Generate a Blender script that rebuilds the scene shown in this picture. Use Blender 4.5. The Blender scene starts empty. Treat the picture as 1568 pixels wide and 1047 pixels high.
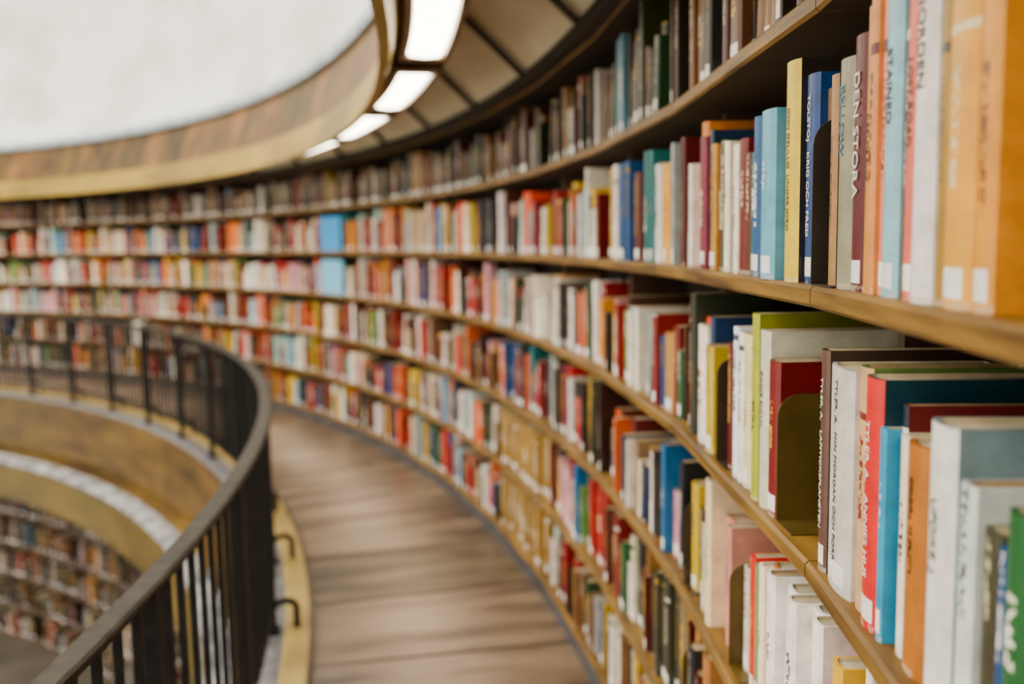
import bpy, math, random
import numpy as np
from mathutils import Vector, Matrix
random.seed(31)
rad=math.radians
EYE=1.345
H=0.31
SH={1:1.603,2:1.290,3:0.980,4:0.673,5:0.370,6:0.075}
R=9.5
PITCH=4.75
J0=-1.55
scene=bpy.context.scene

# ---------------------------------------------------------------- materials
def new_mat(name):
    m=bpy.data.materials.new(name); m.use_nodes=True
    nt=m.node_tree; b=nt.nodes['Principled BSDF']
    return m,nt,b
def N(nt,t,**k):
    n=nt.nodes.new(t)
    for a,v in k.items(): setattr(n,a,v)
    return n
def math_node(nt,op,a,b=None,c=None):
    n=nt.nodes.new('ShaderNodeMath'); n.operation=op
    for i,v in enumerate((a,b,c)):
        if v is None: continue
        if isinstance(v,(int,float)): n.inputs[i].default_value=v
        else: nt.links.new(v,n.inputs[i])
    return n.outputs[0]
def mix(nt,f,a,b):
    n=nt.nodes.new('ShaderNodeMix'); n.data_type='RGBA'
    for s,v in ((n.inputs[0],f),(n.inputs[6],a),(n.inputs[7],b)):
        if isinstance(v,(int,float)): s.default_value=v
        elif isinstance(v,tuple): s.default_value=(*v,1) if len(v)==3 else v
        else: nt.links.new(v,s)
    return n.outputs[2]
def noisy(name,c1,c2,scale=4,stretch=(1,1,1),rough=0.5,metal=0,detail=4,bump=0.0,lo=.35,hi=.65,spec=.5):
    m,nt,b=new_mat(name)
    g=N(nt,'ShaderNodeTexCoord'); mp=N(nt,'ShaderNodeMapping'); mp.inputs['Scale'].default_value=stretch
    nt.links.new(g.outputs['Object'],mp.inputs[0])
    n=N(nt,'ShaderNodeTexNoise'); n.inputs['Scale'].default_value=scale; n.inputs['Detail'].default_value=detail
    nt.links.new(mp.outputs[0],n.inputs['Vector'])
    r=N(nt,'ShaderNodeValToRGB'); r.color_ramp.elements[0].color=(*c1,1); r.color_ramp.elements[1].color=(*c2,1)
    r.color_ramp.elements[0].position=lo; r.color_ramp.elements[1].position=hi
    nt.links.new(n.outputs[0],r.inputs[0]); nt.links.new(r.outputs[0],b.inputs['Base Color'])
    b.inputs['Roughness'].default_value=rough; b.inputs['Metallic'].default_value=metal
    b.inputs['Specular IOR Level'].default_value=spec
    if bump:
        bp=N(nt,'ShaderNodeBump'); bp.inputs['Strength'].default_value=bump; bp.inputs['Distance'].default_value=.01
        nt.links.new(n.outputs[0],bp.inputs['Height']); nt.links.new(bp.outputs[0],b.inputs['Normal'])
    return m
def polar(nt):
    g=N(nt,'ShaderNodeTexCoord'); s=N(nt,'ShaderNodeSeparateXYZ'); nt.links.new(g.outputs['Object'],s.inputs[0])
    th=math_node(nt,'ARCTAN2',s.outputs[1],s.outputs[0])
    r=math_node(nt,'SQRT',math_node(nt,'ADD',math_node(nt,'MULTIPLY',s.outputs[0],s.outputs[0]),math_node(nt,'MULTIPLY',s.outputs[1],s.outputs[1])))
    return th,r,s.outputs[2]
def polar_wood(name,c1,c2,kt,kr,kz,rough=.4,panel_deg=0,panel_var=0.0,seam=0.0,seamcol=(.03,.02,.015),bump=.1,off=0.0,spec=.5,sheen_wear=None):
    m,nt,b=new_mat(name)
    th,r,z=polar(nt)
    cb=N(nt,'ShaderNodeCombineXYZ')
    nt.links.new(math_node(nt,'MULTIPLY',th,kt),cb.inputs[0]); nt.links.new(math_node(nt,'MULTIPLY',r,kr),cb.inputs[1]); nt.links.new(math_node(nt,'MULTIPLY',z,kz),cb.inputs[2])
    n=N(nt,'ShaderNodeTexNoise'); n.inputs['Scale'].default_value=1; n.inputs['Detail'].default_value=6; n.inputs['Roughness'].default_value=.6
    nt.links.new(cb.outputs[0],n.inputs['Vector'])
    rp=N(nt,'ShaderNodeValToRGB'); rp.color_ramp.elements[0].color=(*c1,1); rp.color_ramp.elements[1].color=(*c2,1)
    rp.color_ramp.elements[0].position=.33; rp.color_ramp.elements[1].position=.67
    nt.links.new(n.outputs[0],rp.inputs[0]); col=rp.outputs[0]
    if sheen_wear:   # pale band mid-walkway: floor highlight painted into the colour, with some wear
        w=math_node(nt,'DIVIDE',math_node(nt,'SUBTRACT',r,sheen_wear[0]),sheen_wear[1])
        w=math_node(nt,'POWER',2.718,math_node(nt,'MULTIPLY',math_node(nt,'MULTIPLY',w,w),-1.0))
        w=math_node(nt,'MULTIPLY',w,math_node(nt,'MULTIPLY',n.outputs[0],sheen_wear[3]))
        col=mix(nt,w,col,sheen_wear[2])
    if panel_deg:
        q=math_node(nt,'DIVIDE',math_node(nt,'ADD',th,rad(off)),rad(panel_deg))
        fl=math_node(nt,'FLOOR',q)
        w=N(nt,'ShaderNodeTexWhiteNoise'); w.noise_dimensions='1D'; nt.links.new(fl,w.inputs['W'])
        hs=N(nt,'ShaderNodeHueSaturation'); nt.links.new(col,hs.inputs['Color'])
        nt.links.new(math_node(nt,'ADD',math_node(nt,'MULTIPLY',w.outputs[0],panel_var),1-panel_var/2),hs.inputs['Value'])
        nt.links.new(math_node(nt,'ADD',math_node(nt,'MULTIPLY',w.outputs[0],-.03*panel_var),.5+.01*panel_var),hs.inputs['Hue'])
        col=hs.outputs[0]
        if seam:
            fr=math_node(nt,'FRACT',q)
            sm=math_node(nt,'LESS_THAN',math_node(nt,'ABSOLUTE',math_node(nt,'SUBTRACT',fr,.5)),.5-seam)
            col=mix(nt,sm,seamcol,col)
    nt.links.new(col,b.inputs['Base Color']); b.inputs['Roughness'].default_value=rough
    b.inputs['Specular IOR Level'].default_value=spec
    bp=N(nt,'ShaderNodeBump'); bp.inputs['Strength'].default_value=bump; bp.inputs['Distance'].default_value=.005
    nt.links.new(n.outputs[0],bp.inputs['Height']); nt.links.new(bp.outputs[0],b.inputs['Normal'])
    return m

M_shelf=polar_wood('oak_shelf',(.065,.031,.004),(.27,.145,.022),45,18,60,rough=.45,spec=.3)
M_under=noisy('shelf_underside_shaded',(.022,.012,.005),(.042,.023,.009),6,rough=.7)  # unlit shade under the boards, painted as a darker wood colour
M_back=noisy('back_wood_shaded',(.014,.008,.005),(.028,.016,.01),6,rough=.8)  # recess shadow behind the books deepened in the panel colour
M_div=noisy('divider_wood',(.05,.026,.012),(.09,.05,.022),8,(1,1,.2),rough=.6)
M_kick=noisy('kick_plinth',(.030,.032,.038),(.055,.06,.07),4,rough=.5)
M_floor=polar_wood('deck_wood',(.018,.011,.006),(.20,.135,.078),85,1.3,1,rough=.33,panel_deg=3.4,panel_var=.45,seam=.018,seamcol=(.012,.008,.005),bump=.4,sheen_wear=(9.02,.20,(.44,.34,.24),1.0))
M_curb=noisy('curb_cream',(.24,.155,.026),(.38,.265,.06),5,rough=.45)
M_fascia=polar_wood('fascia_wood',(.042,.021,.003),(.15,.086,.010),14,1,6,rough=.45,panel_deg=4.75,panel_var=.5,seam=.01,spec=.25)
M_fasciab=polar_wood('fascia_brown',(.040,.018,.002),(.20,.105,.014),40,1,3,rough=.5,panel_deg=2.4,panel_var=.9,seam=.02,spec=.2)
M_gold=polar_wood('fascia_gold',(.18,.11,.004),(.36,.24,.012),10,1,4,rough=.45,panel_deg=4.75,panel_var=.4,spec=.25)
M_goldlow=polar_wood('fascia_gold_dark',(.055,.036,.003),(.12,.08,.008),10,1,4,rough=.45,panel_deg=4.75,panel_var=.4,spec=.25)  # darker tone of the gold for the lower fascia
M_cap=noisy('cap_pale',(.30,.38,.43),(.50,.58,.63),6,rough=.35)
M_capl=noisy('ledge_grey',(.13,.135,.145),(.45,.46,.47),7,rough=.22)
M_capg=noisy('cap_grey',(.06,.06,.065),(.14,.14,.145),9,rough=.35)
M_soffit=polar_wood('soffit_panel',(.66,.57,.35),(.92,.83,.58),25,4,4,rough=.5,panel_deg=4.75,panel_var=.15,off=-J0)
M_rib=noisy('rib_dark',(.012,.008,.005),(.025,.018,.012),8,rough=.6)
M_iron=noisy('black_iron',(.004,.004,.004),(.010,.010,.009),30,rough=.55,spec=.15)
M_rail=noisy('handrail_iron',(.010,.008,.005),(.028,.021,.013),30,rough=.5,spec=.15)
M_end=noisy('bookend_olive',(.080,.050,.006),(.115,.076,.012),20,rough=.4,metal=.2)
M_endk=noisy('bookend_dark',(.03,.02,.012),(.05,.032,.018),20,rough=.4,metal=.3)
M_house=noisy('fixture_bronze',(.10,.052,.014),(.18,.10,.03),10,rough=.4,metal=.2)
M_wall=noisy('plaster_drum',(.74,.70,.63),(.96,.95,.92),1.3,(1,1,1.6),rough=.9,detail=7,bump=.3,lo=.33,hi=.55)
M_ground=noisy('ground_floor',(.04,.032,.022),(.07,.058,.04),3,rough=.6)
m,nt,b=new_mat('lamp_diffuser'); b.inputs['Base Color'].default_value=(1,1,.97,1)
b.inputs['Emission Color'].default_value=(1,.89,.68,1)
nz=N(nt,'ShaderNodeTexNoise'); nz.inputs['Scale'].default_value=3
nt.links.new(math_node(nt,'ADD',math_node(nt,'MULTIPLY',nz.outputs[0],2),17),b.inputs['Emission Strength'])
M_lamp=m
def plain(name,c,rough=.5):
    return noisy(name,tuple(x*.9 for x in c),c,20,rough=rough)
M_tw=plain('ink_white',(.85,.85,.82)); M_tk=plain('ink_dark',(.05,.05,.06)); M_ty=plain('ink_gold',(.75,.6,.25))
M_tb=plain('ink_blue',(.03,.2,.4))

# book material
m,nt,b=new_mat('book_cloth_and_paper'); M_book=m
ac=N(nt,'ShaderNodeAttribute',attribute_name='Col'); ai=N(nt,'ShaderNodeAttribute',attribute_name='Ink')
u1=N(nt,'ShaderNodeUVMap',uv_map='uv1'); u2=N(nt,'ShaderNodeUVMap',uv_map='uv2')
s1=N(nt,'ShaderNodeSeparateXYZ'); nt.links.new(u1.outputs[0],s1.inputs[0])
s2=N(nt,'ShaderNodeSeparateXYZ'); nt.links.new(u2.outputs[0],s2.inputs[0])
U,V=s1.outputs[0],s1.outputs[1]; RND,FL=s2.outputs[0],s2.outputs[1]
sp=math_node(nt,'GREATER_THAN',U,-.5)
def band(x,a,bb):
    return math_node(nt,'MULTIPLY',math_node(nt,'GREATER_THAN',x,a),math_node(nt,'LESS_THAN',x,bb))
cx=math_node(nt,'ABSOLUTE',math_node(nt,'SUBTRACT',U,.5))
wid=math_node(nt,'ADD',math_node(nt,'MULTIPLY',RND,.12),.10)
cm=math_node(nt,'LESS_THAN',cx,wid)
r2=math_node(nt,'FRACT',math_node(nt,'MULTIPLY',RND,7.3)); r3=math_node(nt,'FRACT',math_node(nt,'MULTIPLY',RND,31.7))
cb=N(nt,'ShaderNodeCombineXYZ')
nt.links.new(math_node(nt,'MULTIPLY',U,5),cb.inputs[0]); nt.links.new(math_node(nt,'MULTIPLY',V,210),cb.inputs[1]); nt.links.new(math_node(nt,'MULTIPLY',RND,90),cb.inputs[2])
nz=N(nt,'ShaderNodeTexNoise'); nz.inputs['Scale'].default_value=1; nz.inputs['Detail'].default_value=1; nt.links.new(cb.outputs[0],nz.inputs['Vector'])
gl=math_node(nt,'GREATER_THAN',nz.outputs[0],.5)
v0=math_node(nt,'ADD',math_node(nt,'MULTIPLY',r2,.05),.06); v1=math_node(nt,'ADD',math_node(nt,'MULTIPLY',r3,.07),.13)
vm=math_node(nt,'MULTIPLY',math_node(nt,'GREATER_THAN',V,v0),math_node(nt,'LESS_THAN',V,v1))
txt=math_node(nt,'MULTIPLY',math_node(nt,'MULTIPLY',cm,gl),math_node(nt,'MULTIPLY',vm,sp))
txt=math_node(nt,'MULTIPLY',txt,math_node(nt,'LESS_THAN',FL,1.5))
st=math_node(nt,'MULTIPLY',math_node(nt,'LESS_THAN',math_node(nt,'ABSOLUTE',math_node(nt,'SUBTRACT',V,math_node(nt,'ADD',v1,.02))),math_node(nt,'MULTIPLY',r2,.006)),math_node(nt,'GREATER_THAN',r3,.55))
st=math_node(nt,'MULTIPLY',math_node(nt,'MULTIPLY',st,sp),math_node(nt,'LESS_THAN',FL,1.5))
msk=math_node(nt,'MAXIMUM',txt,st)
lab=math_node(nt,'MULTIPLY',math_node(nt,'MULTIPLY',band(V,.008,.030),band(U,.15,.85)),band(FL,.5,3))
c=mix(nt,msk,ac.outputs[0],ai.outputs[0])
c=mix(nt,lab,c,(.85,.84,.80))
tc=N(nt,'ShaderNodeTexCoord'); n3=N(nt,'ShaderNodeTexNoise'); n3.inputs['Scale'].default_value=30; n3.inputs['Detail'].default_value=8; n3.inputs['Roughness'].default_value=.65
nt.links.new(tc.outputs['Object'],n3.inputs['Vector'])
hs=N(nt,'ShaderNodeHueSaturation'); nt.links.new(c,hs.inputs['Color'])
nt.links.new(math_node(nt,'ADD',math_node(nt,'MULTIPLY',n3.outputs[0],1.1),.45),hs.inputs['Value'])
# rubbed, paler wear along the head and foot of each spine
wear=math_node(nt,'MULTIPLY',math_node(nt,'MULTIPLY',math_node(nt,'LESS_THAN',V,.006),sp),math_node(nt,'GREATER_THAN',n3.outputs[0],.48))
c2=mix(nt,math_node(nt,'MULTIPLY',wear,.5),hs.outputs[0],(.55,.48,.38))
nt.links.new(c2,b.inputs['Base Color']); b.inputs['Roughness'].default_value=.38

# ---------------------------------------------------------------- helpers
def empty(name):
    o=bpy.data.objects.new(name,None); scene.collection.objects.link(o); return o
def mkobj(name,verts,faces,mats,parent=None,midx=None,smooth=False):
    me=bpy.data.meshes.new(name); me.from_pydata(verts,[],faces)
    if not isinstance(mats,(list,tuple)): mats=[mats]
    for x in mats: me.materials.append(x)
    if midx: me.polygons.foreach_set('material_index',midx)
    if smooth: me.polygons.foreach_set('use_smooth',[True]*len(me.polygons))
    me.update()
    o=bpy.data.objects.new(name,me); scene.collection.objects.link(o)
    if parent: o.parent=parent
    return o
def pol(r,a,z): return (r*math.cos(rad(a)),r*math.sin(rad(a)),z)
class Acc:
    def __init__(s): s.v=[];s.f=[];s.m=[]
    def lathe(s,prof,a0,a1,n,mats=None,mi=0):
        k=len(prof); b=len(s.v)
        for i in range(n+1):
            a=a0+(a1-a0)*i/n
            for r,z in prof: s.v.append(pol(r,a,z))
        for i in range(n):
            for j in range(k):
                jj=(j+1)%k
                s.f.append((b+i*k+j,b+(i+1)*k+j,b+(i+1)*k+jj,b+i*k+jj)); s.m.append(mats[j] if mats else mi)
        if abs(a1-a0)<359:
            s.f.append(tuple(b+j for j in range(k))); s.m.append(mi)
            s.f.append(tuple(b+n*k+j for j in reversed(range(k)))); s.m.append(mi)
    def box(s,O,ex,ey,ez,mi=0):
        b=len(s.v); O=Vector(O)
        for i in (0,1):
            for j in (0,1):
                for k in (0,1): s.v.append(tuple(O+ex*i+ey*j+ez*k))
        for q in ((0,1,3,2),(4,6,7,5),(0,4,5,1),(2,3,7,6),(0,2,6,4),(1,5,7,3)):
            s.f.append(tuple(b+x for x in q)); s.m.append(mi)
    def make(s,name,mats,parent=None,smooth=False):
        return mkobj(name,s.v,s.f,mats,parent,s.m,smooth)

class Books:
    def __init__(s): s.v=[];s.f=[];s.c=[];s.i=[];s.u=[];s.w=[]
    def face(s,idx,col,ink,uvs,rnd,fl):
        s.f.append(idx)
        for uv in uvs:
            s.c.extend((*col,1)); s.i.extend((*ink,1)); s.u.extend(uv); s.w.extend((rnd,fl))
    def book(s,fr,s0,t,h,dep,rec,col,ink,z0,seg=1,tilt=0,label=1,notext=False,cover=None):
        P,e,n=fr; b=len(s.v); rnd=random.random()
        cov=cover or col
        fl=(1 if label else 0)
        if notext: fl=2 if label else 3.5
        bul=min(.007,.16*t)
        out=[(0,rec+dep)]
        for i in range(seg+1):
            x=i/seg
            q=rec+(bul*(1-math.sin(math.pi*min(max(x,.0),1))**.6) if seg>1 else 0)
            out.append((t*x,q))
        out.append((t,rec+dep)); k=len(out)
        th=min(.0028,t*.18)
        inn=[]
        for j,(a,q) in enumerate(out):
            a2=min(max(a,th),t-th); q2=q+ (th+.002 if 0<j<k-1 else -.004)
            inn.append((a2,q2))
        ca,sa=math.cos(tilt),math.sin(tilt)
        def add(a,q,z):
            sx=s0+a*ca-z*sa; zz=z0+a*sa+z*ca
            p=P+e*sx+n*q; s.v.append((p.x,p.y,zz))
        for (a,q) in out: add(a,q,0)
        for (a,q) in out: add(a,q,h)
        for (a,q) in inn: add(a,q,h)
        for (a,q) in inn: add(a,q,h-.004)
        no=[(-1,0)]*4
        for j in range(k-1):
            if 1<=j<=seg:
                ua=(j-1)/seg; ub=j/seg
                s.face((b+j,b+k+j,b+k+j+1,b+j+1),col,ink,((ua,0),(ua,h),(ub,h),(ub,0)),rnd,fl)
            else: s.face((b+j,b+k+j,b+k+j+1,b+j+1),cov,ink,no,rnd,0)
        pg=(.62,.52,.34)
        if random.random()<.35: pg=(.45,.33,.18)
        s.face((b+k-1,b+2*k-1,b+k,b),pg,ink,no,rnd,0)
        s.face(tuple(b+j for j in range(k)),col,ink,[(-1,0)]*k,rnd,0)
        for j in range(k-1):
            s.face((b+k+j,b+2*k+j,b+2*k+j+1,b+k+j+1),cov,ink,no,rnd,0)
            s.face((b+2*k+j,b+3*k+j,b+3*k+j+1,b+2*k+j+1),pg,ink,no,rnd,0)
        s.face(tuple(b+3*k+j for j in reversed(range(k))),pg,ink,[(-1,0)]*k,rnd,0)
    def make(s,name,parent):
        o=mkobj(name,s.v,s.f,M_book,parent); me=o.data
        for nm,d in (('Col',s.c),('Ink',s.i)):
            a=me.color_attributes.new(nm,'FLOAT_COLOR','CORNER'); a.data.foreach_set('color',np.array(d,dtype=np.float32))
        for nm,d in (('uv1',s.u),('uv2',s.w)):
            a=me.uv_layers.new(name=nm); a.data.foreach_set('uv',np.array(d,dtype=np.float32))
        return o

def lin0(h):
    h=h.lstrip('#'); r=[]
    for i in (0,2,4):
        x=int(h[i:i+2],16)/255; r.append(x/12.92 if x<=.04045 else ((x+.055)/1.055)**2.4)
    return tuple(r)
def lin(h):
    r=lin0(h); L=.3*r[0]+.59*r[1]+.11*r[2]; mx=max(r); mn=min(r); sat=(mx-mn)/max(mx,1e-4)
    k=1.28; r=[max(.004,L+(x-L)*k) for x in r]
    f=.78 if sat>.35 else 1.0
    if L<.2: f*=.62
    return tuple(min(.95,x*f) for x in r)
BRIGHT=[lin(x) for x in ('f3ece0 efe6d2 f5f1ea e8d9c0 f7f3ee ead2c4 e98c70 e2604a d8402f c22a28 a82030 8a2028 c8382c a01c24 f0a05a f2b84a f5d55a e8c23a 3f7fb8 2a5f9e 8fc3dc 1f4a80 23406a 2f8a8a 3c7a4c 7a9858 2e5a3a 6a3a2a 8a5a3a b88a5a 5a3424 2a2a30 3a3a40 232024 d8a8b0 a84058 9aa0a0 d9d4c8 f8f4ea e0702e dc5a48 b4cfc8 7a2a20 946a48 701a22 2a3a60 5a2a24 c8b090 402420').split()]
WARM=[lin(x) for x in ('f3ece0 f8f0e4 f7f3ee efd8c0 f0a080 e8604a d8402f c83028 9a2024 7a1c22 f0904a f0b04a f4cf6a e8dcc4 f0c4b4 d87850 8a4a30 c89060 5a2a20 4f90c0 b8d4dc 2a2a30 c03048 3a2420 6a3020 f6ece0').split()]
NEARLOW=[lin(x) for x in ('f3ece0 efe6d2 f0e4c0 f7f3ee c22a28 a82030 d8402f 8a2028 f5d55a e8c23a f0b04a 5a2a20 6a3a2a e8d9c0 b8cfd0 3f7fb8 2a2a30 d8a090 c89060 4a3028 88a070 701a22').split()]
DARK=[lin(x) for x in ('5a3a28 6b4a34 3d2b22 7a5a42 4a4a3a 55603f 3f5048 6e2a26 81382e 8f7350 a08a6a 2e2e30 45403a 5a5048 70302a 9a8668 37402e 6a3a40 34424e 7a3a28 8a5030').split()]
TOPS=[tuple(a*b for a,b in zip(lin(x),(1.25,.95,.60))) for x in ('7a4a30 8a5a3a 5a3a2a 9a4a34 8a3028 6a2a26 7a6a3a 5a6a3a 4a5a48 a07848 b09068 5a4030 6a4a3a 3a2a22 9a6a48 c0a070 4a3a32 7a2a24').split()]
WHITE=lin('f0ece2'); BLK=lin('1c1c20'); GOLD=lin('d8b060')
def inkfor(c):
    L=.3*c[0]+.6*c[1]+.1*c[2]
    if L>.3: return random.choice([BLK,BLK,lin('8a2020'),lin('1f3a70')])
    if L<.06: return random.choice([GOLD,tuple(x*.5 for x in GOLD),tuple(x*.6 for x in WHITE)])
    return random.choice([WHITE,WHITE,GOLD])
def frame(k,Rr,pitch=PITCH,j0=J0):
    a0=j0+pitch*k; a1=a0+pitch
    P=Vector((*pol(Rr,a0,0)[:2],0)); Q=Vector((*pol(Rr,a1,0)[:2],0))
    e=(Q-P).normalized(); n=Vector((e.y,-e.x,0))
    return P,e,n,(Q-P).length

def bookend(acc,fr,s,z,w=.13,h=.165,rec=.012,mi=0):
    P,e,n=fr[:3]; t=.0022; b=len(acc.v); pts=[(rec,0)]; rr=.028
    for c0,c1,a0 in ((rec+rr,h-rr,180),(rec+w-rr,h-rr,90)):
        for i in range(6):
            a=rad(a0-18*i); pts.append((c0+rr*math.cos(a),c1+rr*math.sin(a)))
    pts.append((rec+w,0)); k=len(pts)
    for dd in (0,t):
        for q,zz in pts:
            p=P+e*(s+dd)+n*q; acc.v.append((p.x,p.y,z+zz))
    acc.f.append(tuple(b+j for j in range(k))); acc.m.append(mi)
    acc.f.append(tuple(b+k+j for j in reversed(range(k)))); acc.m.append(mi)
    for j in range(k):
        jj=(j+1)%k; acc.f.append((b+j,b+k+j,b+k+jj,b+jj)); acc.m.append(mi)
    p=P+e*(s)+n*rec
    acc.box((p.x,p.y,z+.0003),e*-.06,n*w,Vector((0,0,.0015)),mi)

def fill(B,fr,s0,s1,z0,pal,seg=1,mean=.031,hmax=.262,gapp=.4,rec=.026,E=None,same=None,dim=1.0):
    gap=0
    if random.random()<gapp: gap=random.uniform(.03,.14)
    end=s1-gap; s=s0
    hb=random.uniform(.175,.228); run=0; rt=rh=None; rc=None
    while True:
        if run<=0 and same is None and random.random()<.09:
            run=random.randint(2,5); rc=random.choice(pal); rt=random.uniform(.02,.04); rh=random.uniform(.19,hmax-.015)
        if same is not None: col=tuple(x*random.uniform(.85,1.15) for x in (1,)); col=tuple(x*col[0] for x in same); t=.038*random.uniform(.95,1.1);h=.235
        elif run>0: col,t,h=rc,rt,rh; run-=1
        else:
            g=random.uniform(.6,1.08)
            col=random.choice(pal); t=max(.009,random.gauss(mean,.013)); h=min(hmax,max(.14,random.gauss(hb,.032)))
            col=tuple(min(1,max(0,x*g*random.uniform(.93,1.07))) for x in col)
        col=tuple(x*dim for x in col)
        if s+t>end: break
        tl=0
        if same is None and seg>1 and random.random()<.06 and s+t+.03<end:
            tl=rad(random.uniform(3,6)); s+=h*math.sin(tl)
        B.book(fr[:3],s,t-.0008,h,random.uniform(.13,.17),rec+random.uniform(-.018,.018),col,inkfor(col),z0,seg,tl,random.random()<.7)
        s+=t
    if gap>.065 and same is None:
        for _ in range(2):
            h=random.uniform(.18,.23); a=rad(random.uniform(7,14)); t=random.uniform(.016,.028)
            if s+h*math.sin(a)+t<s1:
                col=tuple(x*dim for x in random.choice(pal))
                B.book(fr[:3],s+h*math.sin(a),t,h,.15,rec,col,inkfor(col),z0,seg,a,True)
                break
    elif gap>.02 and E is not None: bookend(E,fr,s+.002,z0,mi=random.choice((0,1)))

# ---------------------------------------------------------------- curved bookcase (gallery tier)
case=empty('curved_bookcase')
K0,K1=-4,21
boards=Acc(); divs=Acc()
DEP=.27
def board(acc,fr,z,th=.024):
    P,e,n,L=fr; b=len(acc.v); g=.0016; c=.004
    prof=[(0,-th+c),(0,-c),(c,0),(DEP,0),(DEP,-th),(c,-th)]
    rp=P.normalized(); rq=(P+e*L).normalized()
    for base,rd,sg in ((P,rp,1),(P+e*L,rq,-1)):
        for q,zz in prof:
            p=base+rd*(q/ (rd.dot(n)))+e*g*sg; acc.v.append((p.x,p.y,z+zz))
    k=6
    for j in range(k):
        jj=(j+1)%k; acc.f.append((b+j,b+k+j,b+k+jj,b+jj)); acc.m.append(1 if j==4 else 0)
    acc.f.append(tuple(b+j for j in range(k))); acc.m.append(0)
    acc.f.append(tuple(b+k+j for j in reversed(range(k)))); acc.m.append(0)
for k in range(K0,K1):
    fr=frame(k,R)
    for i in range(0,7):
        z=SH[i] if i>0 else SH[1]+H
        board(boards,fr,z)
    P,e,n,L=fr
    rp=P.normalized(); tt=Vector((-rp.y,rp.x,0))
    p=P+rp*.10-tt*.009; divs.box((p.x,p.y,0.03),rp*(DEP-.10),tt*.018,Vector((0,0,1.86)))
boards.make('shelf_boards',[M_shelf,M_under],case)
divs.make('shelf_dividers',M_div,case)
A=Acc(); A.lathe([(R+DEP-.012,0.0),(R+DEP-.012,1.93),(R+DEP+.03,1.93),(R+DEP+.03,0.0)],J0+PITCH*K0,J0+PITCH*K1,(K1-K0)*3)
A.make('back_panel',M_back,case)
A=Acc(); A.lathe([(R-.004,0.0),(R+.002,SH[6]-.026),(R+.03,SH[6]-.026),(R+.03,0.0)],J0+PITCH*K0,J0+PITCH*K1,(K1-K0)*3)
A.make('kick_board',M_kick,case)

B=Books(); E=Acc(); texts=[]
c=lin
def hero(fr,z0,start,direction,items,seg=6,rec0=.02):
    s=start
    for it in items:
        cov=None
        if isinstance(it[-1],str) and it[-1].startswith('cov:'): cov=lin(it[-1][4:]); it=it[:-1]
        t,h,d,p,col,ink,lab=it[:7]; tx=it[7] if len(it)>7 else None
        s0=s-t if direction<0 else s
        B.book(fr[:3],s0,t-.0008,h,d,rec0-p,c(col),c(ink),z0,seg,0,lab,notext=bool(tx),cover=cov)
        if tx:
            texts.append((fr,s0+t/2,rec0-p,z0,h,tx,it[8],it[9],it[10] if len(it)>10 else .5))
        s+=t*direction
    return s
fN=frame(-1,R); f0=frame(0,R); f1=frame(1,R)
L=fN[3]
s=hero(fN,SH[2],L-.008,-1,[
 (.024,.220,.15,.006,'b08a64','3a2418',0,'cov:2a1c14'),
 (.008,.205,.15,.000,'3a241c','3a2418',0),
 (.044,.228,.16,.008,'8c8a76','a03a30',0,'BELLOW',M_tb,.018,.72),
 (.038,.242,.16,.006,'701e2a','f0e8e0',1,'DEN STORA',M_tw,.022,.6),
 (.019,.262,.15,.004,'d9a03f','5a2a18',0,'CARLOS RUIZ',M_tk,.010,.5),
 (.020,.270,.16,.008,'e8a06c','7a2a1a',0),
 (.020,.275,.15,.003,'ee9a86','7a2a1a',1),
 (.036,.283,.16,.008,'a4d2e4','b06a60',1,'STAINED',M_tk,.016,.62),
 (.013,.280,.15,.002,'7c5648','e0d0c0',0),
 (.025,.283,.16,.006,'e58070','6a2a28',1,'LOST ROAD',M_tk,.013,.55),
 (.040,.284,.17,.010,'e9e4e6','8a8a90',0,'NORDEN',M_tk,.018,.7),
 (.018,.270,.15,.004,'a88838','4a3a18',0),
 (.046,.282,.17,.008,'f0b430','f3e7c0',1),
 (.030,.26,.15,.004,'e8a840','7a3a1a',1)])
fill(B,fN,.02,s-.03,SH[2],BRIGHT,6,gapp=0)
s=hero(fN,SH[3],L-.006,-1,[
 (.006,.20,.14,-.004,'1c1a1a','1c1a1a',0),
 (.028,.243,.15,.012,'7a5c50','f0ebe0',1,'TYLER, A.   LAPITICKSPLANETEN',M_tw,.0115,.52,'cov:4a3a30'),
 (.078,.232,.16,.012,'c6c3bf','6a6a70',1,'TYLER, A.  MIN MORGAN OCH FORR',M_tk,.0115,.52),
 (.034,.240,.15,.004,'e0b890','a03a30',0,'cov:6a8a50'),
 (.044,.236,.16,.010,'d83c30','f5ead8',1,'TYLER, A.   ANNIES HUS',M_tw,.014,.5,'cov:1f4a58'),
 (.016,.195,.14,.008,'4aa0cc','f0f0f0',1),
 (.012,.218,.15,-.006,'26324e','e0e0e0',0,'cov:7a2028'),
 (.020,.195,.14,.0,'e8dccb','5a3a2a',1),
 (.044,.195,.15,.004,'b8783a','4a2810',0),
 (.024,.16,.14,-.012,'4a3218','c0a060',0),
 (.046,.226,.16,.012,'dedcd6','6a6a70',0,'UPDIKE, J.',M_tk,.014,.6,'cov:8aa0a8'),
 (.026,.190,.15,.006,'cfd6d6','5a6a70',1),
 (.026,.165,.15,.0,'56523e','d8d0b0',1),
 (.014,.16,.14,.0,'2f5a9a','f0f0f0',1),
 (.030,.19,.15,.004,'3c7a48','f0f0e0',0)])
fill(B,fN,.02,s-.01,SH[3],BRIGHT,6,gapp=0)
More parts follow.
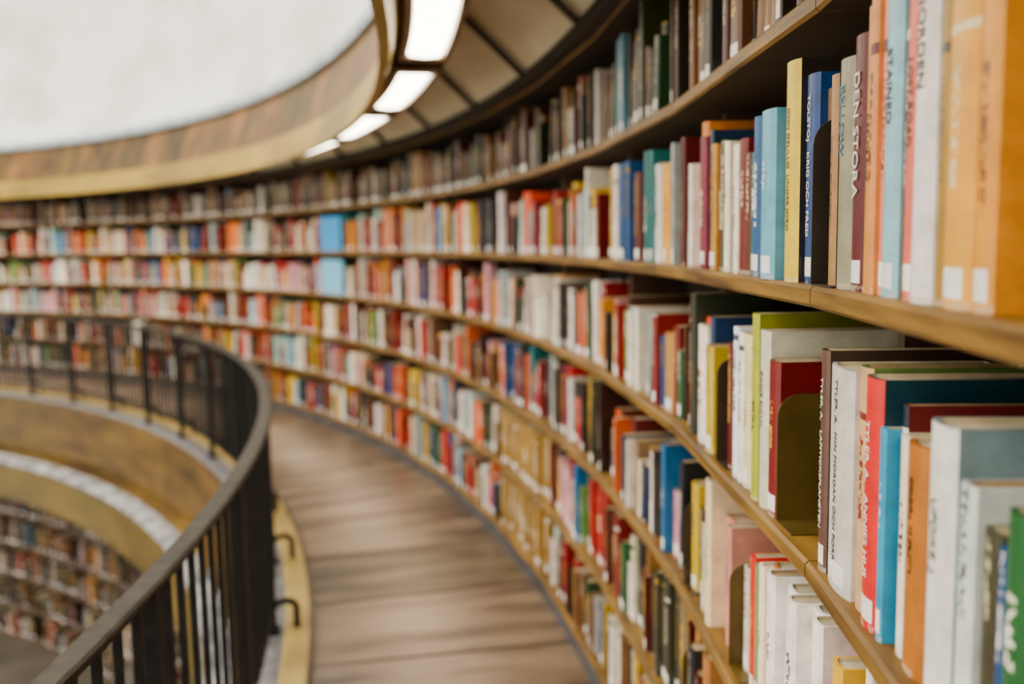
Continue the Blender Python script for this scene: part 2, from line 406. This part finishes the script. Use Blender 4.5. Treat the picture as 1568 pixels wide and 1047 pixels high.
s=hero(f0,SH[2],.018,1,[
 (.018,.214,.16,-.006,'8a6e4c','e8dfc8',0),
 (.038,.234,.16,.006,'2858a4','f4f4f4',1,'TOLSTOJ   KRIG OCH FRED',M_tw,.013,.55),
 (.046,.256,.17,.016,'f0d43c','4a3a18',0,'DON DELILLO  UNDER JORD',M_tk,.011,.5,'cov:2a2622'),
 (.020,.210,.15,.004,'eba184','7a2a1a',0),
 (.012,.214,.15,.002,'27365c','e8e8f0',0),
 (.056,.212,.16,.020,'7cbcd4','efe8d8',1,'TERJE',M_tw,.016,.6),
 (.034,.205,.15,.008,'3f78b4','f0c040',0),
 (.030,.214,.16,.010,'3a70b0','f0e8e0',1),
 (.032,.170,.15,.004,'1f8aa4','e8f0f0',1),
 (.028,.172,.15,.004,'70422e','e8d8b0',0),
 (.036,.195,.15,.004,'8e2c2c','f0e0c0',0),
 (.024,.19,.15,.006,'efe6da','9a3030',1),
 (.030,.19,.15,.0,'35606e','e8e0d0',0),
 (.026,.20,.16,.006,'ece2d0','2a2a2a',1),
 (.030,.205,.15,.004,'4c6a3a','f0e8d0',0),
 (.030,.20,.15,.0,'8a2a2c','f0e0c0',0),
 (.030,.205,.16,.006,'c89a50','3a2010',1)])
fill(B,f0,s,f0[3]-.01,SH[2],BRIGHT,6,gapp=0,mean=.03)
s=hero(f0,SH[3],.150,1,[
 (.042,.205,.16,.010,'98242a','d8b060',1,'cov:8a1c20'),
 (.040,.240,.19,.010,'c9c9b8','4a5a50',0,'ZADIE SMITH',M_tk,.013,.6),
 (.030,.260,.19,.012,'b4b84e','3a4020',0,'cov:8a8c3a'),
 (.034,.225,.16,.004,'f0ead6','c89a20',1),
 (.030,.225,.16,.006,'f3e9b8','b08a20',1),
 (.030,.225,.16,.006,'e9e6e0','5a5a60',1),
 (.028,.23,.16,.006,'dfe6ee','5a5a60',1),
 (.022,.21,.15,.0,'3a3434','e0d0b0',0),
 (.028,.2,.15,.0,'7a2424','e0c080',0),
 (.030,.19,.15,-.006,'641e22','d8b070',0)])
bookend(E,f0,s+.004,SH[3],h=.17,mi=1)
fill(B,f0,s+.05,f0[3]-.01,SH[3],DARK+BRIGHT[::2],6,gapp=0)
HE=Acc(); bookend(HE,f0,.146,SH[3],w=.15,h=.165,rec=.012)
HE.make('bookend_plate',M_end,case)
HE=Acc(); bookend(HE,f0,.010,SH[2],w=.13,h=.18,rec=.004)
HE.make('bookend_plate_dark',M_rib,case)
OCH=(.25,.135,.018)
for k in range(K0,K1):
    fr=frame(k,R); seg=6 if -2<=k<=2 else (3 if k<=5 else 1)
    for i in range(1,7):
        if (k in(-1,0)) and i in (2,3): continue
        dim=1.0
        if i==1: pal=TOPS*3+DARK+BRIGHT[::4]; dim=.45  # top-row shade put into the book colours: muted palette, dimmed
        elif i in (2,3): pal=WARM+BRIGHT if k>=2 else BRIGHT
        elif k<=0: pal=NEARLOW
        else: pal=BRIGHT+DARK[::2]
        if k==3 and i in (5,6): fill(B,fr,.012,fr[3]-.06,SH[i],pal,seg,E=E,same=OCH,gapp=0); bookend(E,fr,fr[3]-.05,SH[i],mi=0); continue
        if k==7 and i in (2,3):
            fill(B,fr,.012,.20,SH[i],pal,seg,gapp=0)
            B.book(fr[:3],.24,.36,.245,.02,.03,lin('3f9fe0') if i==2 else lin('8fccee'),lin('f0f4f8'),SH[i],1,0,False,True)
            fill(B,fr,.62,fr[3]-.01,SH[i],pal,seg,gapp=0); continue
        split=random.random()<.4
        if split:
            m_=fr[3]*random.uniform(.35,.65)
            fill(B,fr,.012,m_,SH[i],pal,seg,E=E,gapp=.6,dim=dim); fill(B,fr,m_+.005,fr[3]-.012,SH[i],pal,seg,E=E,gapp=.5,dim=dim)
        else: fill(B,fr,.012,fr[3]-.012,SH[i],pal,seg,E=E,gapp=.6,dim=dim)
B.make('shelf_books',case)
E.make('shelf_bookends',[M_end,M_endk],case)
for (fr,sc,q,z0,h,tx,mt,size,vc) in texts:
    P,e,n=fr[:3]
    cu=bpy.data.curves.new('spine_title','FONT'); cu.body=tx; cu.size=size; cu.align_x='CENTER'; cu.align_y='CENTER'; cu.extrude=.0002
    cu.materials.append(mt)
    o=bpy.data.objects.new('spine_title',cu); scene.collection.objects.link(o)
    X=Vector((0,0,-1)); Y=-e; Z=X.cross(Y)
    p=P+e*sc+n*(q-.0006); p.z=z0+h*vc+.004
    Mx=Matrix((X,Y,Z)).transposed().to_4x4(); Mx.translation=p
    o.matrix_world=Mx; o.parent=case

# ---------------------------------------------------------------- lower tier bookcase
case2=empty('curved_bookcase.001')
R2=8.50; zt=-.89; P2=5.3
A=Acc(); D2=Acc(); B2=Books()
for k in range(2,20):
    fr=frame(k,R2,P2,0)
    for i in range(0,6): board(A,fr,zt-.31*i)
    P,e,n,L2=fr; rp=P.normalized(); tt=Vector((-rp.y,rp.x,0)); p=P+rp*.1-tt*.009
    D2.box((p.x,p.y,zt-1.55),rp*.16,tt*.018,Vector((0,0,1.5)))
    for i in range(1,6): fill(B2,fr,.012,fr[3]-.012,zt-.31*i,BRIGHT+DARK*2+TOPS,1,gapp=.5,dim=.30)  # shadow over the lower tier is multiplied into its book colours
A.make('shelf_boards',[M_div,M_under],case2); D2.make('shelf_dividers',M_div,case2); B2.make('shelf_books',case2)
A=Acc(); A.lathe([(R2+.26,-2.5),(R2+.26,-.6),(R2+.30,-.6),(R2+.30,-2.5)],8,110,80); A.make('back_panel',M_back,case2)

# ---------------------------------------------------------------- shell
A=Acc(); A.lathe([(8.65,-.04),(8.65,0),(R+.5,0),(R+.5,-.04)],0,360,240); A.make('floor',M_floor)
A=Acc(); A.lathe([(8.55,-.05),(8.55,.005),(8.56,.012),(8.635,.012),(8.636,.026),(8.649,.026),(8.649,-.05)],0,360,240,mats=[0,0,0,1,1,1,0]); A.make('trim_1',[M_curb,M_div])
A=Acc(); A.lathe([(8.44,-.53),(8.44,-.02),(8.46,.0),(8.549,.0),(8.549,-.53)],0,360,240,mats=[1,0,0,1,1]); A.make('trim_2',[M_capg,M_fascia])
A=Acc(); A.lathe([(8.20,-.58),(8.20,-.56),(8.21,-.545),(8.33,-.540),(8.5,-.535),(8.5,-.58)],0,360,240,mats=[0,0,0,1,1,1]); A.make('trim_3',[M_capl,M_fascia])
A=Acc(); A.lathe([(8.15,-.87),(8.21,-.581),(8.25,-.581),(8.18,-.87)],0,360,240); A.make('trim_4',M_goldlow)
A=Acc(); A.lathe([(8.24,-.60),(8.5,-.86),(8.5,-.60)],0,360,240); A.make('ceiling_lower',M_soffit)
A=Acc(); A.lathe([(.01,-2.52),(.01,-2.46),(8.9,-2.46),(8.9,-2.52)],0,360,160); A.make('floor_ground',M_ground)
# cornice above the gallery
A=Acc(); A.lathe([(8.915,1.845),(8.965,2.01),(9.07,2.32),(9.10,2.32),(8.945,1.845)],0,360,240,mats=[0,1,1,0,0]); A.make('trim_5',[M_gold,M_fasciab])
A=Acc(); A.lathe([(9.04,2.322),(9.030,2.355),(9.05,2.40),(9.36,2.405),(9.36,2.322)],0,360,240); A.make('trim_6',M_cap)
A=Acc(); A.lathe([(R+.0,1.922),(9.121,2.262),(9.16,2.32),(R+.3,2.32),(R+.3,1.922)],0,360,240); A.make('ceiling',M_soffit)
A=Acc()
for k in range(K0,K1+1):
    a=J0+PITCH*k; p=Vector(pol(R-.012,a,1.912)); q=Vector(pol(9.118,a,2.251)); t=Vector((-math.sin(rad(a)),math.cos(rad(a)),0))
    up=(q-p).normalized().cross(t); 
    if up.z>0: up=-up
    A.box(p-t*.016,(q-p),t*.032,up*.016)
A.lathe([(R-.045,1.895),(R-.045,1.935),(R+.02,1.935),(R+.02,1.895)],J0+PITCH*K0,J0+PITCH*K1,(K1-K0)*4)
A.make('trim_7',M_rib)
A=Acc(); A.lathe([(9.34,2.30),(9.34,8.5),(9.6,8.5),(9.6,2.30)],0,360,240); A.make('wall_drum',M_wall)
A=Acc(); A.lathe([(R+.35,-.0),(R+.35,2.3),(R+.45,2.3),(R+.45,-.0)],0,360,120); A.make('wall_outer',M_wall)

# ---------------------------------------------------------------- ceiling lights
LA=10.9; LP=6.8
for i in range(-4,13):
    a0=LA+LP*i+.45; a1=a0+LP-.9
    par=empty('ceiling_light' if i==-4 else 'ceiling_light.%03d'%(i+4))
    A=Acc(); r0=9.06; z0=1.900
    A.lathe([(r0-.074,z0),(r0-.092,z0+.045),(r0-.06,z0+.10),(r0+.06,z0+.10),(r0+.092,z0+.045),(r0+.074,z0),(r0+.057,z0-.002),(r0+.053,z0+.012),(r0-.053,z0+.012),(r0-.057,z0-.002)],a0,a1,8)
    for aa in (a0,a1-.4):
        A.lathe([(r0-.0745,z0-.003),(r0-.0925,z0+.045),(r0+.0925,z0+.045),(r0+.0745,z0-.003)],aa,aa+.4,2)
    for aa in (a0+.9,a1-.9):
        p=Vector(pol(r0-.012,aa,z0+.09)); rp=Vector((math.cos(rad(aa)),math.sin(rad(aa)),0)); tt=Vector((-rp.y,rp.x,0))
        A.box(p,rp*.024,tt*.024,Vector((0,0,.2)))
    A.make('housing',M_house,par)
    A=Acc(); A.lathe([(r0-.052,z0+.010),(r0-.045,z0+.001),(r0,z0-.004),(r0+.045,z0+.001),(r0+.052,z0+.010)],a0+.41,a1-.41,8); A.make('diffuser',M_lamp,par)

# ---------------------------------------------------------------- railing
rail=empty('gallery_railing')
RR=8.51; ZR=.745; PA=2.4; PP=4.9
A=Acc()
A.lathe([(RR-.024,ZR-.012),(RR-.024,ZR-.004),(RR-.018,ZR),(RR+.018,ZR),(RR+.024,ZR-.004),(RR+.024,ZR-.012),(RR+.018,ZR-.017),(RR-.018,ZR-.017)],-32,110,240)
A.make('handrail',M_rail,rail)
A=Acc()
A.lathe([(RR-.008,.095),(RR-.008,.107),(RR+.008,.107),(RR+.008,.095)],-32,110,240)
A.lathe([(RR-.010,ZR-.03),(RR-.010,ZR-.017),(RR+.010,ZR-.017),(RR+.010,ZR-.03)],-32,110,240)
def vbar(acc,a,r,z0,z1,w,d):
    rp=Vector((math.cos(rad(a)),math.sin(rad(a)),0)); tt=Vector((-rp.y,rp.x,0)); p=rp*(r-d/2)-tt*(w/2); p.z=z0
    acc.box(p,rp*d,tt*w,Vector((0,0,z1-z0)))
def tube(acc,pts,r,ns=8):
    b=len(acc.v)
    for i,p in enumerate(pts):
        t=(pts[min(i+1,len(pts)-1)]-pts[max(i-1,0)]).normalized()
        s_=t.cross(Vector((.3,.5,.81))).normalized(); u_=t.cross(s_)
        for j in range(ns):
            a=2*math.pi*j/ns; q=p+s_*r*math.cos(a)+u_*r*math.sin(a); acc.v.append(tuple(q))
    for i in range(len(pts)-1):
        for j in range(ns):
            jj=(j+1)%ns; acc.f.append((b+i*ns+j,b+i*ns+jj,b+(i+1)*ns+jj,b+(i+1)*ns+j)); acc.m.append(0)
    acc.f.append(tuple(b+j for j in range(ns))); acc.m.append(0)
    acc.f.append(tuple(b+(len(pts)-1)*ns+j for j in range(ns))); acc.m.append(0)
for k in range(-7,23):
    a=PA+PP*k
    vbar(A,a,RR,0.0,ZR-.015,.042,.028)
    vbar(A,a,RR,0.0,.012,.07,.05)
    for j in range(1,9): vbar(A,a+PP*j/9,RR,.1,ZR-.02,.013,.013)
    rp=Vector((math.cos(rad(a)),math.sin(rad(a)),0)); pts=[]
    for i in range(9):
        t=rad(180-22.5*i)
        q=rp*(RR+.045+.038*math.cos(t)); q.z=.085+.025*math.sin(t); pts.append(q)
    q=pts[-1].copy(); q.z=.012; pts.append(q)
    tube(A,pts,.012)
A.make('balusters',M_iron,rail)

# ---------------------------------------------------------------- world + camera
w=bpy.data.worlds.new('World'); scene.world=w; w.use_nodes=True
bg=w.node_tree.nodes['Background']; bg.inputs[0].default_value=(1,.925,.80,1); bg.inputs[1].default_value=5.9

cam=bpy.data.cameras.new('camera'); co=bpy.data.objects.new('camera',cam); scene.collection.objects.link(co)
cam.lens=32; cam.sensor_width=36; cam.clip_start=.02
Mr=Matrix.Rotation(rad(90-6.37),4,'X')@Matrix.Rotation(rad(-1.0),4,'Z')
Mr.translation=Vector((9.17,-1.25,EYE)); co.matrix_world=Mr
cam.dof.use_dof=True; cam.dof.focus_distance=1.0; cam.dof.aperture_fstop=2.6
scene.camera=co
